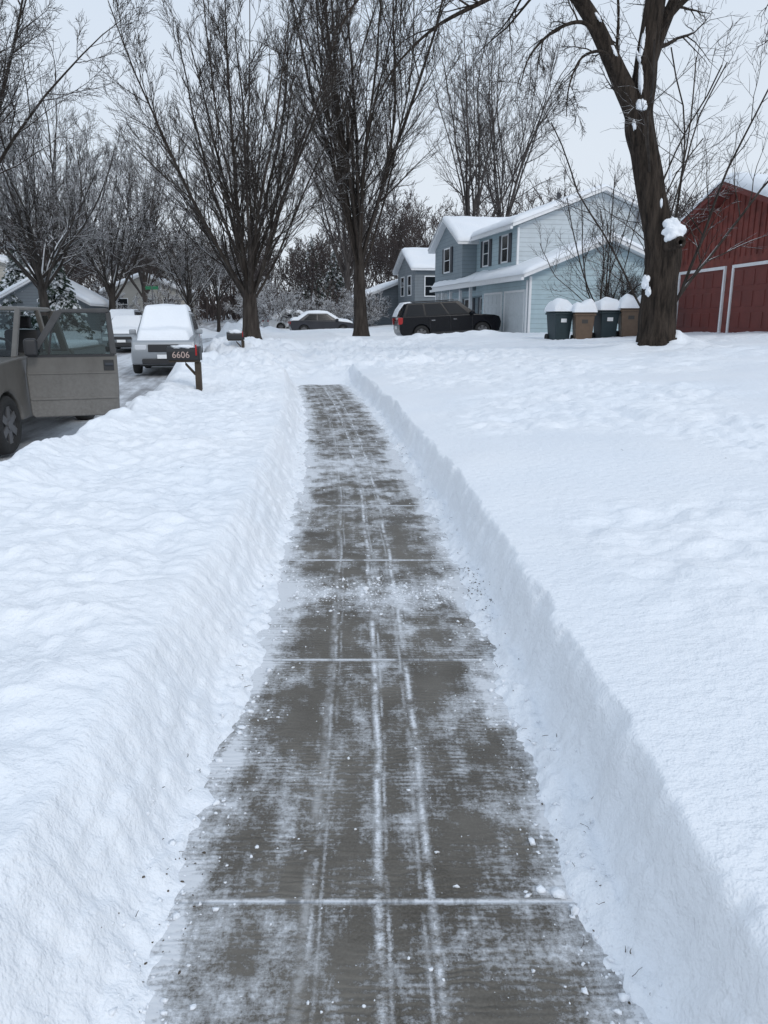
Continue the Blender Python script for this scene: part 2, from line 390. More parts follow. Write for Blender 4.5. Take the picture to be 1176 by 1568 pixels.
def f2():
    y=1.0+12*R.rand()**1.6
    s=R.choice([-1,1],p=[.35,.65])*R.normal(.625,.035); 
    if R.rand()<.12: s=R.choice([-2.2,2.4])*R.uniform(.6,1.6)
    return s,y,R.uniform(.012,.06),R.uniform(.0009,.0018)
sticks('twig_debris',150,f2,DIRT)
def f3():
    q=R.rand()
    if q<.5: y=R.normal(4.35,.28); s=R.normal(.65,.03)
    elif q<.66: y=R.normal(1.6,.35); s=-R.normal(.57,.05)
    elif q<.80: y=R.normal(9.3,.4); s=R.normal(.6,.03)
    else: y=R.uniform(1,12); s=R.choice([-1,1])*R.normal(.60,.04)
    return s,y,R.uniform(.0020,.0056)
crumbs('leaf_litter',260,f3,simple('leaf_brown',(.09,.07,.05),.9,noise=.4,scale=30),.4)
# ------------------------------------------------------------------ trees
def nrm(a): return a/np.maximum(1e-9,np.linalg.norm(a,axis=-1,keepdims=True))
def growv(r,P,D,L,R0,R1,k,wig,trop):
    pts=[P.copy()]; d=nrm(D); st=(L/(k-1))[:,None]
    for i in range(k-1):
        d=nrm(d+r.randn(*d.shape)*wig+np.array([0,0,trop])); P=P+d*st; pts.append(P.copy())
    rad=R0[:,None]+(R1-R0)[:,None]*np.linspace(0,1,k)[None,:]
    return np.stack(pts,1),rad
def kids(r,pts,rad,L,n,t0,t1,a0,a1,ratio,rr,taper=.55):
    m,k,_=pts.shape
    t=t0+(t1-t0)*(np.arange(n)[None,:]+r.rand(m,n))/n
    f=t*(k-1); i=np.clip(f.astype(int),0,k-2); f=f-i; mi=np.arange(m)[:,None]
    P=pts[mi,i]*(1-f)[...,None]+pts[mi,i+1]*f[...,None]; T=nrm(pts[mi,i+1]-pts[mi,i])
    rd=rad[mi,i]*(1-f)+rad[mi,i+1]*f
    a=np.radians(r.uniform(a0,a1,(m,n))); N=r.randn(m,n,3); N=nrm(N-(N*T).sum(-1,keepdims=True)*T)
    D=np.cos(a)[...,None]*T+np.sin(a)[...,None]*N
    LL=L[:,None]*ratio*(1-taper*t)*r.uniform(.7,1.25,(m,n))
    return P.reshape(-1,3),D.reshape(-1,3),LL.ravel(),(rd*rr).ravel()
def tubes(groups):
    VV=[];FF=[];off=0
    for pts,rad,ns in groups:
        m,k,_=pts.shape
        T=np.zeros_like(pts); T[:,1:-1]=pts[:,2:]-pts[:,:-2]; T[:,0]=pts[:,1]-pts[:,0]; T[:,-1]=pts[:,-1]-pts[:,-2]; T=nrm(T)
        ref=np.where(np.abs(T[:,:1,2:3])>.9,np.array([1.,0,0]),np.array([0,0,1.]))
        A=nrm(np.cross(T,np.broadcast_to(ref,T.shape))); Bv=np.cross(T,A)
        an=np.arange(ns)*2*np.pi/ns
        V=pts[:,:,None,:]+rad[:,:,None,None]*(np.cos(an)[:,None]*A[:,:,None,:]+np.sin(an)[:,None]*Bv[:,:,None,:])
        VV.append(V.reshape(-1,3))
        b=(np.arange(m)*k*ns)[:,None,None]+(np.arange(k-1)*ns)[None,:,None]; q=np.arange(ns)[None,None,:]; q2=(q+1)%ns
        f=np.stack([b+q,b+q2,b+ns+q2,b+ns+q],-1).reshape(-1,4)+off
        FF.append(f); off+=m*k*ns
    return np.concatenate(VV),np.concatenate(FF)
def tree(name,x,y,h,tr,fork,nl,spread,seed,mat=BARK,z=None,counts=(11,7,5),trop=.06,twr=.007,lean=(0,0),obj=True,t0=.18,ratios=(.40,.45,.55),ang=(28,50),wig=.08,lr=(.35,.62),smin=.3,tf=.62):
    r=np.random.RandomState(seed); z=gz(x,y)-.15 if z is None else z
    P0=np.array([[0,0,0.]]); D0=np.array([[lean[0],lean[1],1.]])
    tp,trd=growv(r,P0,D0,np.array([fork*1.35]),np.array([tr*1.0]),np.array([tr*.62]),8,.025,.0)
    trd[0,0]*=1.45; trd[0,1]*=1.1
    g=[(tp,trd,12)]
    az=np.arange(nl)*2.399+r.rand()*6; sp=np.radians(spread*(np.sqrt((np.arange(nl)+smin)/nl)))
    D=np.stack([np.sin(sp)*np.cos(az),np.sin(sp)*np.sin(az),np.cos(sp)],1)+np.array([lean[0],lean[1],0])
    fi=(tf+(1-tf)*r.rand(nl))*7; ii=np.clip(fi.astype(int),0,6); ff=(fi-ii)[:,None]
    P=tp[0][ii]*(1-ff)+tp[0][ii+1]*ff
    L=(h-fork)*r.uniform(.8,1.05,nl)*(1-.1*np.sin(sp)); 
    R0=tr*.75*r.uniform(lr[0],lr[1],nl)
    pts,rad=growv(r,P,D,L,R0,np.full(nl,.016),11,wig,trop); g.append((pts,rad,7)); LL=L
    for lv,c in enumerate(counts):
        P,D,LL,RR=kids(r,pts,rad,LL,c,t0 if lv==0 else .15,1.0,ang[0],ang[1],ratios[lv],.55)
        RR=np.clip(RR,twr,.12); LL=np.clip(LL,.25,99)
        pts,rad=growv(r,P,D,LL,RR,np.full(len(P),twr*.55),[7,5,4][min(lv,2)],wig*1.3,trop*1.1); g.append((pts,rad,[5,4,3][min(lv,2)]))
    V,F=tubes(g)
    if not obj: return V+np.array([x,y,z]),F
    o=npmesh(name,V,F,mat); o.location=(x,y,z); return o
UP=dict(ang=(18,42),smin=.6,tf=.45,t0=.12)
tree('maple_tree',-5.9,35,14.8,.42,2.0,20,38,3,counts=(14,10,6),trop=.055,z=.55,lr=(.15,.36),ratios=(.36,.45,.5),twr=.008,wig=.055,**UP)
tree('maple_tree',-1.1,38,20.5,.36,3.2,15,21,21,counts=(16,10,6),trop=.04,z=.5,lr=(.18,.42),ratios=(.30,.42,.5),twr=.008,wig=.06,**UP)
tree('tall_bare_tree',6.6,62,21,.36,6,9,26,8,BARKFAR,counts=(12,8,5),twr=.011,z=.8,lr=(.25,.5))
tree('tall_bare_tree',9.6,64,22,.36,6,9,28,9,BARKFAR,counts=(12,8,5),twr=.011,z=.8,lr=(.25,.5))
tree('snowy_bare_tree',-20.4,48,13,.34,2.5,14,50,31,BARKS,counts=(12,9,5),trop=.05,twr=.010,lr=(.25,.5))
tree('snowy_bare_tree',-20.2,59,12.5,.32,3,12,46,32,BARKS,counts=(12,8,5),trop=.05,twr=.011,lr=(.25,.5))
tree('snowy_bare_tree',-19.0,36,18.5,.42,4,16,44,33,BARK,counts=(14,11,6),trop=.04,twr=.010,lr=(.22,.45))
tree('snowy_bare_tree',-27,66,19,.40,3,14,42,34,BARKS,counts=(12,9,5),trop=.04,twr=.013,lr=(.25,.5))
tree('snowy_bare_tree',-22,74,17,.35,3,13,38,35,BARKFAR,counts=(12,9,5),trop=.04,twr=.013,lr=(.25,.5))
tree('tall_bare_tree',-3.4,72,19,.36,4,12,30,36,BARKFAR,counts=(12,8,5),twr=.013,lr=(.25,.5))
tree('street_tree',-15.2,62,8.5,.16,2.2,8,45,37,BARKS,counts=(9,7,4),twr=.012)
tree('street_tree',-13.8,66,8.5,.16,2.2,8,45,38,BARKS,counts=(9,7,4),twr=.012)
tree('street_tree',-17.4,72,9,.16,2.2,8,45,39,BARKS,counts=(9,7,4),twr=.012)
for i,(x,y,h) in enumerate([(-8.3,60,3.6),(-6.8,63,3.0),(-10.2,64,3.6),(-17.5,63,4.5),(-23,64,3.5),(-3.2,66,3.0),(-1.2,60,2.6),(-25,58,3.2)]):
    tree('snowy_shrub',x,y,h,.07,.3,14,70,60+i,SHRUB,counts=(10,6,4),trop=.0,twr=.014)
tree('bare_shrub',9.3,31,2.3,.05,.3,14,45,80,BARK,counts=(8,5,3),twr=.006)
tree('bare_sapling',8.0,29,5.6,.07,.8,10,50,81,BARK,counts=(8,5,3),twr=.005)
tree('bare_sapling',7.1,20.5,8.4,.10,.6,9,40,82,BARK,counts=(8,5,3),twr=.005,trop=.03,z=.7)
VV=[];FF=[];off=0; r=np.random.RandomState(77)
for i in range(90):
    row=i%3; y=88+row*16+r.uniform(-5,5); x=-82+ (i/90)*150+r.uniform(-2,2)
    px=588+1178*x/y
    hgt=(8.5 if 150<px<520 else 12)*r.uniform(.8,1.2)+row*1.2
    V,F=tree('',x,y,hgt,.16,1.4,9,44,500+i,z=float(base(y))+.3,counts=(9,6,3),twr=.028,obj=False,ratios=(.45,.5,.6))
    VV.append(V);FF.append(F+off);off+=len(V)
n=8000; X=r.uniform(-95,75,n); Yv=r.uniform(84,125,n); P=np.stack([X,Yv,base(Yv)+.1],1); D=np.stack([r.randn(n)*.25,r.randn(n)*.25,np.ones(n)],1)
pts,rad=growv(r,P,D,r.uniform(2,5.2,n),np.full(n,.06),np.full(n,.025),4,.15,0); V,F=tubes([(pts,rad,3)]); VV.append(V);FF.append(F+off)
WOODS=mk_bark('distant_woods_bark',(.050,.040,.038),(.085,.07,.066),.75,.25,.4,0)
npmesh('distant_woods',np.concatenate(VV),np.concatenate(FF),WOODS,smooth=False)
def spruce(x,y,h,w,seed,snow):
    r=np.random.RandomState(seed); V=[];F=[]
    for i in range(int(h*9)):
        t=(i+.5)/(h*9); zc=h*(.06+.94*t); rad=w*(1-t)**.85+.08
        for j in range(9):
            a=r.rand()*6.28; L=rad*r.uniform(.7,1.1); dz=-.35*L
            wd=.20*L+.06
            for q in range(3):
                u0=q/3;u1=(q+1)/3
                def pt(u,sd):
                    rr=L*u; zz=zc+dz*u*u+r.uniform(-.03,.03); ww=wd*(1-u*.8)*sd
                    return (rr*math.cos(a)-ww*math.sin(a),rr*math.sin(a)+ww*math.cos(a),zz-abs(sd)*.12*L)
                b=len(V); V+= [pt(u0,-1),pt(u0,0),pt(u1,0),pt(u1,-1),pt(u0,1),pt(u1,1)]
                F+= [(b,b+1,b+2,b+3),(b+1,b+4,b+5,b+2)]
    o=npmesh('spruce_tree',V,F,snow,smooth=False); o.location=(x,y,gz(x,y)-.1)
    cyl('trunk',(0,0,h*.5),.14,h,'z',BARK,o,10,.02)
    return o
def mk_spruce():
    m,nt,b=newmat('spruce_snow'); q=NB(nt)
    tc=q.new('ShaderNodeTexCoord').outputs['Object']; n=q.noise(tc,2.5,5,.7); n2=q.noise(tc,14,3,.6)
    c=q.mix(q.mr(n2,.3,.7),(.012,.028,.018,1),(.04,.06,.04,1)); c=q.mix(q.mr(n,.49,.56),c,SNOWC)
    nt.links.new(c,b.inputs['Base Color']); b.inputs['Roughness'].default_value=.9; return m
SPR=mk_spruce()
spruce(-21.2,52,5.0,2.0,1,SPR); spruce(-25.5,56,6,2.3,2,SPR); spruce(-8.5,95,9,2.6,3,SPR); spruce(-6,97,8,2.4,4,SPR)
# ------------------------------------------------------------------ foreground tree (hand-laid limbs)
def blob(par,c,sc,rot=0,seed=0,nm='snow_clump',rough=.3,flatbase=False):
    import bmesh
    bm=bmesh.new(); bmesh.ops.create_icosphere(bm,subdivisions=4,radius=1)
    ca,sa=math.cos(rot),math.sin(rot)
    for v in bm.verts:
        k=1+rough*float(pn(v.co.x*1.7+seed,v.co.z*1.7+v.co.y))+rough*.6*float(pn(v.co.x*4+seed,v.co.z*4+v.co.y*3,3))
        x,y,z=v.co.x*sc[0]*k,v.co.y*sc[1]*k,v.co.z*sc[2]*k
        if flatbase:
            z=max(z,-.02)
        v.co=(c[0]+x*ca-z*sa,c[1]+y,c[2]+x*sa+z*ca)
    me=bpy.data.meshes.new(nm); bm.to_mesh(me); bm.free(); me.materials.append(SNOW)
    me.polygons.foreach_set('use_smooth',[True]*len(me.polygons))
    c2=bpy.data.objects.new(nm,me); COL.objects.link(c2); c2.parent=par
    return c2
def bigtree():
    r=np.random.RandomState(4)
    def poly(p,rd,ns=14,sub=5):
        p=np.array(p,float); rd=np.array(rd,float); n=len(p); t=np.linspace(0,n-1,(n-1)*sub+1)
        i=np.clip(t.astype(int),0,n-2); f=(t-i)[:,None]
        pm=np.vstack([2*p[0]-p[1],p,2*p[-1]-p[-2]])
        a,b,c,d=pm[i],pm[i+1],pm[i+2],pm[i+3]
        q=.5*((2*b)+(-a+c)*f+(2*a-5*b+4*c-d)*f**2+(-a+3*b-3*c+d)*f**3)
        rr=np.interp(t,np.arange(n),rd)
        return q[None],rr[None],ns
    main=poly([(6.25,18,.45),(6.25,18,.85),(6.20,18,1.35),(6.2,18,2.4),(6.2,18,3.0),(6.0,18,3.7),(5.84,18,4.3),(5.66,18,5.0),(5.46,18,5.75),(5.52,18.05,6.7),(5.62,18.1,7.8),(5.75,18.1,9.5),(5.7,18.2,12),(5.9,18.3,15)],
      [.70,.50,.41,.37,.38,.31,.29,.28,.29,.24,.21,.18,.12,.04],40,8)
    left=poly([(5.5,17.98,5.35),(5.28,17.95,6.0),(4.84,17.9,6.75),(4.32,17.8,7.55),(3.8,17.7,8.2),(3.2,17.5,9.4),(2.7,17.3,11),(2.4,17,13.2)],[.22,.21,.19,.16,.14,.12,.08,.03],24,8)
    right=poly([(5.55,18.1,6.6),(5.9,18.3,7.6),(6.5,18.6,9),(7.2,19,11)],[.16,.13,.1,.03],12)
    arch1=poly([(4.25,17.8,7.7),(3.6,17.5,8.05),(2.7,17.2,8.0),(1.8,16.9,7.55),(1.0,16.7,7.1),(.35,16.5,6.5),(-.1,16.4,5.9)],[.08,.07,.055,.042,.03,.02,.010],8)
    arch2=poly([(3.4,17.6,9.0),(2.4,17.2,9.3),(1.3,16.9,8.9),(.3,16.6,8.2),(-.6,16.3,7.3),(-1.0,16.2,6.5)],[.08,.06,.045,.032,.02,.010],8)
    arch3=poly([(4.5,17.9,7.3),(4.0,17.5,7.45),(3.4,17.2,7.2),(2.9,17,6.7),(2.7,16.9,6.1)],[.05,.04,.03,.018,.009],8)
    arch4=poly([(4.9,17.9,6.6),(4.5,17.5,6.9),(4.0,17.3,6.75),(3.75,17.2,6.2),(3.7,17.1,5.6)],[.045,.035,.025,.016,.008],8)
    stub=poly([(6.15,17.8,3.15),(6.28,17.55,3.2),(6.33,17.42,3.25)],[.16,.12,.10],12)
    rb=poly([(5.6,18.1,7.3),(6.2,17.9,8.0),(7.0,17.6,8.4),(7.8,17.4,8.2),(8.4,17.2,7.5)],[.07,.06,.045,.03,.012],8)
    rb2=poly([(5.45,18,5.6),(5.25,18.2,5.9),(5.0,18.4,6.7),(5.0,18.5,8),(4.7,18.5,10)],[.05,.045,.04,.03,.01],8)
    roots=[poly([(6.25+.30*math.cos(a),18+.30*math.sin(a),1.15),(6.25+.5*math.cos(a),18+.5*math.sin(a),.8),(6.25+.85*math.cos(a),18+.85*math.sin(a),.45)],[.16,.17,.10],10) for a in(3.5,4.6,5.6,.3,1.8)]
    g=[main,left,right,arch1,arch2,arch3,arch4,stub,rb,rb2]+roots
    for arc,n,drp,L in((arch1,13,-.03,1.9),(arch2,13,-.02,2.1),(arch3,8,-.04,1.1),(arch4,7,-.04,.9),(rb,9,-.02,1.3),(left,10,.05,2.0),(right,7,.05,2.5),(rb2,6,.06,1.2)):
        pts,rad,ns=arc
        P,D,LL,RR=kids(r,pts,rad,np.array([L*1.6]),n,.2 if arc is not left else .45,1,30,65,.7,.5,.4)
        RR=np.clip(RR,.007,.05)
        p1,r1=growv(r,P,D,LL,RR,np.full(len(P),.005),7,.16,drp); g.append((p1,r1,5))
        P,D,LL,RR=kids(r,p1,r1,LL,8,.15,1,30,60,.5,.6); RR=np.clip(RR,.005,.02)
        p2,r2=growv(r,P,D,LL,RR,np.full(len(P),.0035),5,.16,drp*.6); g.append((p2,r2,4))
        P,D,LL,RR=kids(r,p2,r2,LL,4,.2,1,30,60,.55,.6); RR=np.clip(RR,.0042,.01); LL=np.clip(LL,.12,.5)
        p3,r3=growv(r,P,D,LL,RR,np.full(len(P),.0033),4,.14,drp*.4); g.append((p3,r3,3))
    V,F=tubes(g)
    n0=main[0].shape[1]*40; n1=left[0].shape[1]*24
    for a,b,pt,ns in((0,n0,main,40),(n0,n0+n1,left,24)):
        C=np.repeat(pt[0][0],ns,0); d=V[a:b]-C
        an=np.arctan2(d[:,1],d[:,0]); cx,sx=np.cos(an),np.sin(an)
        k=1+.07*pn(cx*2+sx,V[a:b,2]*.9,80)+.10*pn(an*6,V[a:b,2]*1.3,81)+.05*pn(cx*1.3,V[a:b,2]*1.2,82)
        V[a:b]=C+d*k[:,None]
    o=npmesh('large_maple_tree',V,F,BARKBIG)
    C=lambda c,sc,rot=0,seed=0: blob(o,c,sc,rot,seed)
    C((6.28,17.66,3.44),(.24,.16,.21),.3,1); C((6.22,17.64,3.62),(.17,.12,.13),0,2)
    C((5.40,17.74,5.98),(.13,.10,.11),-.3,3); C((5.37,17.80,6.45),(.045,.06,.34),.10,4); C((5.36,17.84,7.15),(.04,.06,.26),-.1,5); C((5.28,17.78,6.9),(.03,.05,.12),.4,15)
    C((5.80,17.80,2.42),(.08,.12,.15),-.1,6); C((5.86,17.74,2.22),(.05,.1,.1),0,12); C((4.75,17.74,7.0),(.045,.05,.13),.6,8)
    C((5.98,17.72,4.05),(.03,.04,.10),0,10); C((5.30,17.78,5.6),(.04,.05,.10),.2,16); C((4.35,17.66,7.6),(.04,.05,.12),.7,17); C((6.12,17.70,4.6),(.03,.05,.12),.1,18)
    bpy.ops.mesh.primitive_torus_add(major_radius=.09,minor_radius=.04,location=(6.35,17.40,3.22),rotation=(math.pi/2,0,.25))
    t=bpy.context.object; t.name='knot'; t.data.materials.append(BARKBIG); t.parent=o
bigtree()
# ------------------------------------------------------------------ buildings
def window(par,face,c,w,h,shut=False,mat=GLASS,frame=WHITE):
    x,y,z=c
    def bb(nm,a0,a1,z0,z1,d0,d1,m):
        if face=='-x': box(nm,x-d1,x-d0,a0+y,a1+y,z+z0,z+z1,m,par)
        else: box(nm,a0+x,a1+x,y-d1,y-d0,z+z0,z+z1,m,par)
    bb('window_glass',-w/2,w/2,-h/2,h/2,-.02,.02,mat)
    t=.07
    bb('frame_l',-w/2-t,-w/2,-h/2-t,h/2+t,-.02,.055,frame); bb('frame_r',w/2,w/2+t,-h/2-t,h/2+t,-.02,.055,frame)
    bb('frame_t',-w/2,w/2,h/2,h/2+t,-.02,.052,frame); bb('frame_b',-w/2,w/2,-h/2-t,-h/2,-.02,.06,frame)
    bb('sash',-w/2,w/2,-.02,.02,.02,.035,frame)
    if shut:
        bb('shutter_l',-w/2-t-.38,-w/2-t-.01,-h/2-t,h/2+t,-.02,.04,DARKTRIM); bb('shutter_r',w/2+t+.01,w/2+t+.38,-h/2-t,h/2+t,-.02,.04,DARKTRIM)
def snowslab(par,prof,axis,a0,a1,th):
    (p0,z0),(p1,z1),(p2,z2)=prof
    na=40; us=np.concatenate([np.linspace(p0,p1,18),np.linspace(p1,p2,18)[1:]])
    zb=np.interp(us,[p0,p1,p2],[z0,z1,z2])
    av=np.linspace(a0,a1,na); U,A=np.meshgrid(us,av); Zb=np.broadcast_to(zb,U.shape)
    du=np.minimum(U-p0,p2-U); da=np.minimum(A-a0,a1-A); e=np.sqrt(np.clip(np.minimum(du,da)/.12,0,1))
    T=th*(.35+.65*e)*(1+.25*pn(U*.9,A*.9,int(abs(p0*7))+3)); T=np.where((du<1e-6)|(da<1e-6),th*.3,T)
    top=Zb+T-.06*np.exp(-((U-p1)/.35)**2)
    def mk(zz): return np.stack([U,A,zz],-1) if axis=='y' else np.stack([A,U,zz],-1)
    n=U.size; V=np.concatenate([mk(top).reshape(-1,3),mk(Zb).reshape(-1,3)])
    F=gridfaces(na,len(us)); nc=len(us)
    idx=np.arange(n).reshape(na,nc); ring=np.concatenate([idx[0,:],idx[1:,-1],idx[-1,-2::-1],idx[-2:0:-1,0]])
    r2=np.roll(ring,-1); sd=np.stack([ring,ring+n,r2+n,r2],1)
    if axis!='y': F=F[:,::-1]; sd=sd[:,::-1]
    npmesh('roof_snow',V,np.concatenate([F,sd]),SNOW,par,smooth=True)
def gable(par,axis,x0,x1,y0,y1,z0,ze,zr,wall,ov=.4,snow=.2,fascia=WHITE,nm='',gend=None):
    if axis=='y': p0,p1,a0,a1=x0,x1,y0,y1
    else: p0,p1,a0,a1=y0,y1,x0,x1
    pm=(p0+p1)/2
    prism(nm+'walls',[(p0,z0),(p1,z0),(p1,ze),(pm,zr),(p0,ze)],axis,a0,a1,wall,par)
    if gend: prism(nm+'gable_wall',[(p0+.01,z0),(p1-.01,z0),(p1-.01,ze-.01),(pm,zr-.01),(p0+.01,ze-.01)],axis,a0-.02,a0+.02,gend,par)
    sl=(zr-ze)/(pm-p0); o=ov; th=.16
    a=[(p0-o,ze-sl*o+.03),(pm,zr+.03),(p1+o,ze-sl*o+.03)]
    prism(nm+'roof',[a[0],(a[0][0],a[0][1]+th),(a[1][0],a[1][1]+th),(a[2][0],a[2][1]+th),a[2],a[1]],axis,a0-ov,a1+ov,fascia,par)
    b0=th+.004
    snowslab(par,[(p0-o-.03,a[0][1]+b0-.02),(pm,a[1][1]+b0),(p1+o+.03,a[2][1]+b0-.02)],axis,a0-ov-.03,a1+ov+.03,snow)
def gdoor(par,x,y0,y1,z0,h,mat,trim=WHITE,rows=4,cols=4):
    box('garage_door',x-.02,x+.05,y0,y1,z0,z0+h,mat,par)
    box('door_trim_l',x-.06,x+.05,y0-.09,y0,z0,z0+h+.09,trim,par); box('door_trim_r',x-.06,x+.05,y1,y1+.09,z0,z0+h+.09,trim,par)
    box('door_trim_t',x-.058,x+.05,y0,y1,z0+h,z0+h+.09,trim,par)
    for i in range(rows):
        for j in range(cols):
            a=y0+(y1-y0)*(j+.12)/cols; b=y0+(y1-y0)*(j+.88)/cols; c=z0+h*(i+.14)/rows; d=z0+h*(i+.86)/rows
            box('door_panel',x-.035,x-.02,a,b,c,d,mat,par,bevel=.01)
zh=.85
H=empty('blue_house',(6.2,34,zh),math.atan(.2))
gable(H,'y',0,7,0,6.4,-.6,2.62,3.98,SIDE_BLUE,.45,.22,nm='garage_')
prism('porch_roof',[(-.45,2.48),(-.45,2.64),(2.0,3.58),(2.0,3.42)],'y',6.85,14.6,WHITE,H)
snowslab(H,[(-.48,2.65),(1.95,3.57),(2.2,3.6)],'y',6.84,14.65,.22)
box('porch_wall',1.2,1.4,6.4,14.4,-.6,3.0,SIDE_FRONT,H)
for y in(7.6,9.4,11.3,13.0,14.3): box('porch_post',-.3,-.16,y-.07,y+.07,-.6,2.53,WHITE,H)
box('front_door',1.14,1.2,7.2,8.1,0,2.05,DARKTRIM,H)
window(H,'-x',(1.2,9.6,1.25),1.1,1.3,True); window(H,'-x',(1.2,12.4,1.25),1.4,1.3,True)
gable(H,'y',.5,8.5,3,14.5,2.0,4.95,6.45,SIDE_BLUE,.4,.2,nm='upper_',gend=SIDE_UP)
gable(H,'x',-.3,4.4,9,14.5,2.3,4.75,6.05,SIDE_FRONT,.35,.2,nm='front_gable_')
window(H,'-x',(.5,4.6,4.05),.8,1.15,True); window(H,'-x',(.5,7.4,4.05),.8,1.15,True); window(H,'-x',(-.32,11.75,4.0),1.1,1.2,True)
gdoor(H,0,.55,2.95,-.2,2.15,OFFW); gdoor(H,0,3.45,5.85,-.2,2.15,OFFW)
box('corner_trim',-.025,.07,-.025,.07,-.6,2.55,WHITE,H); box('corner_trim',.475,.56,2.955,3.06,2.9,4.85,WHITE,H)
box('downspout',-.10,-.03,.12,.2,-.5,2.4,WHITE,H); box('gutter',-.58,-.46,-.45,14.7,2.38,2.5,WHITE,H)
box('gutter',-.02,.09,3-.4,9,4.74,4.85,WHITE,H)
box('chimney',5.6,6.0,8,8.6,6,7.1,simple('chimney_metal',(.12,.12,.13),.6),H); box('vent_pipe',3.2,3.32,5,5.12,5.8,6.7,DARKTRIM,H)
cyl('satellite_dish',(6.3,2.9,5.4),.3,.04,'x',simple('dish',(.2,.2,.22),.5),H)
G=empty('red_garage',(10.4,24.2,1.05),math.atan(.075))
gable(G,'x',0,8,-4.3,4.2,-.6,2.95,4.3,RED,.5,.28,fascia=simple('red_fascia',(.15,.033,.026),.6,noise=.15))
for i in range(28):
    y=-4.15+i*.305
    top=2.95+(4.3-2.95)*(1-abs(y+.05)/4.25)
    z0=2.36 if (-3.6<y<-.2 or .1<y<3.5) else -.6
    if top>2.5: box('batten',-.025,0,y-.02,y+.02,z0,top-.02,RED,G)
gdoor(G,0,.28,3.25,-.35,2.4,REDD,rows=4,cols=5); gdoor(G,0,-3.4,-.32,-.35,2.4,REDD,rows=4,cols=5)
K=empty('grey_house',(2.2,57,.75),math.atan(.2))
gable(K,'x',0,8,0,5.6,-.6,4.4,5.7,SIDE_GREY,.35,.22)
window(K,'-x',(0,1.6,3.3),1.0,1.3); window(K,'-x',(0,3.9,3.3),1.0,1.3); window(K,'-x',(0,2.8,.9),1.6,1.3)
window(K,'-y',(1.2,0,3.2),.9,1.3); window(K,'-y',(3.2,0,3.2),.9,1.3); window(K,'-y',(2.2,0,.9),.9,1.3)
gable(K,'y',-2.6,3.5,6.2,12,-.6,2.5,3.7,SIDE_GREY,.35,.22,nm='garage_'); gdoor(K,-2.6,7,11,-.1,2.1,OFFW)
for (x,y,rz,w,d,m,s) in((-33,68,.15,9,8,SIDE_TAN,4.0),(-25,86,.1,8,8,SIDE_TAN,2.7),(-36,50,.1,9,9,SIDE_GREY,3.0),(-24,58,.1,6,6,SIDE_GREY,1.9)):
    E=empty('distant_house',(x,y,float(base(y))+.3),rz)
    gable(E,'y',-w/2,w/2,-d/2,d/2,-1,s,s+1.6,m,.4,.25)
    for xx in(-w*.28,w*.05,w*.3): window(E,'-y',(xx,-d/2,s*.55),1.0,1.1)
# ------------------------------------------------------------------ vehicles
def wheel(par,x,y,r,w=.23,side=1):
    bpy.ops.mesh.primitive_torus_add(major_radius=r*.78,minor_radius=r*.22,major_segments=36,minor_segments=12,location=(0,0,0),rotation=(math.pi/2,0,0))
    t=bpy.context.object; bpy.ops.object.transform_apply(location=False,rotation=True); t.name='tire'
    for v in t.data.vertices:
        v.co.y=max(-w/2,min(w/2,v.co.y*2.2))
    t.data.materials.append(RUB); t.location=(x,y,r); t.parent=par
    t.data.polygons.foreach_set('use_smooth',[True]*len(t.data.polygons))
    cyl('rim_back',(x,y,r),r*.66,w*.55,'y',BLK,par)
    for i in range(6):
        a=i*math.pi/3; b=box('spoke',-.045*r/.35,.045*r/.35,-.02,.02,0,r*.62,RIM,par); b.location=(x,y+side*w*.36,r); b.rotation_euler=(0,a,0)
    cyl('hub',(x,y+side*w*.38,r),r*.17,.05,'y',RIM,par,12)
    cyl('rim_ring',(x,y+side*w*.30,r),r*.64,.03,'y',RIM,par); cyl('rim_dark',(x,y+side*w*.315,r),r*.55,.025,'y',BLK,par)
def panel(name,q,u0,u1,v0,v1,mat,par,off=.008):
    a,b,c,d=[Vector(p) for p in q]
    def P(u,v): return a.lerp(b,u).lerp(d.lerp(c,u),v)
    n=(b-a).cross(d-a).normalized()
    pts=[P(u0,v0),P(u1,v0),P(u1,v1),P(u0,v1)]
    V=[p+n*off for p in pts]+[p-n*.02 for p in pts]
    return mobj(name,V,[(0,1,2,3),(0,4,5,1),(1,5,6,2),(2,6,7,3),(3,7,4,0)],mat,par)
def arches(wx,r,zb):
    out=[]
    for x in wx:
        n=9; c=r*.98
        a0=math.asin(min(1,max(-1,(zb-r+.0)/c))) if zb<r else 0
        for i in range(n+1):
            a=a0+(math.pi-2*a0)*i/n
            out.append((x+c*1.0*math.cos(a)*1.12,r+c*math.sin(a)*1.12))
    return out
def snowcover(par,prof,hw,th,seed=0):
    n=60; t=np.linspace(0,len(prof)-1,n); xs=np.interp(t,range(len(prof)),[p[0] for p in prof]); zs=np.interp(t,range(len(prof)),[p[1] for p in prof]); hh=np.interp(t,range(len(prof)),hw)
    m=25; v=np.linspace(-1,1,m)
    X=np.broadcast_to(xs[:,None],(n,m)); Yv=hh[:,None]*v[None,:]
    e=np.sqrt(np.clip((1-np.abs(v))/.14,0,1))[None,:]*np.sqrt(np.clip(np.minimum(np.arange(n),n-1-np.arange(n))/4,0,1))[:,None]
    Zt=zs[:,None]+th*e*(1+.3*pn(X*1.3,Yv*1.3,seed))-.03*(1-e)
    return npmesh('snow_cover',np.stack([X,Yv,Zt],-1).reshape(-1,3),gridfaces(n,m),SNOW,par,smooth=True)
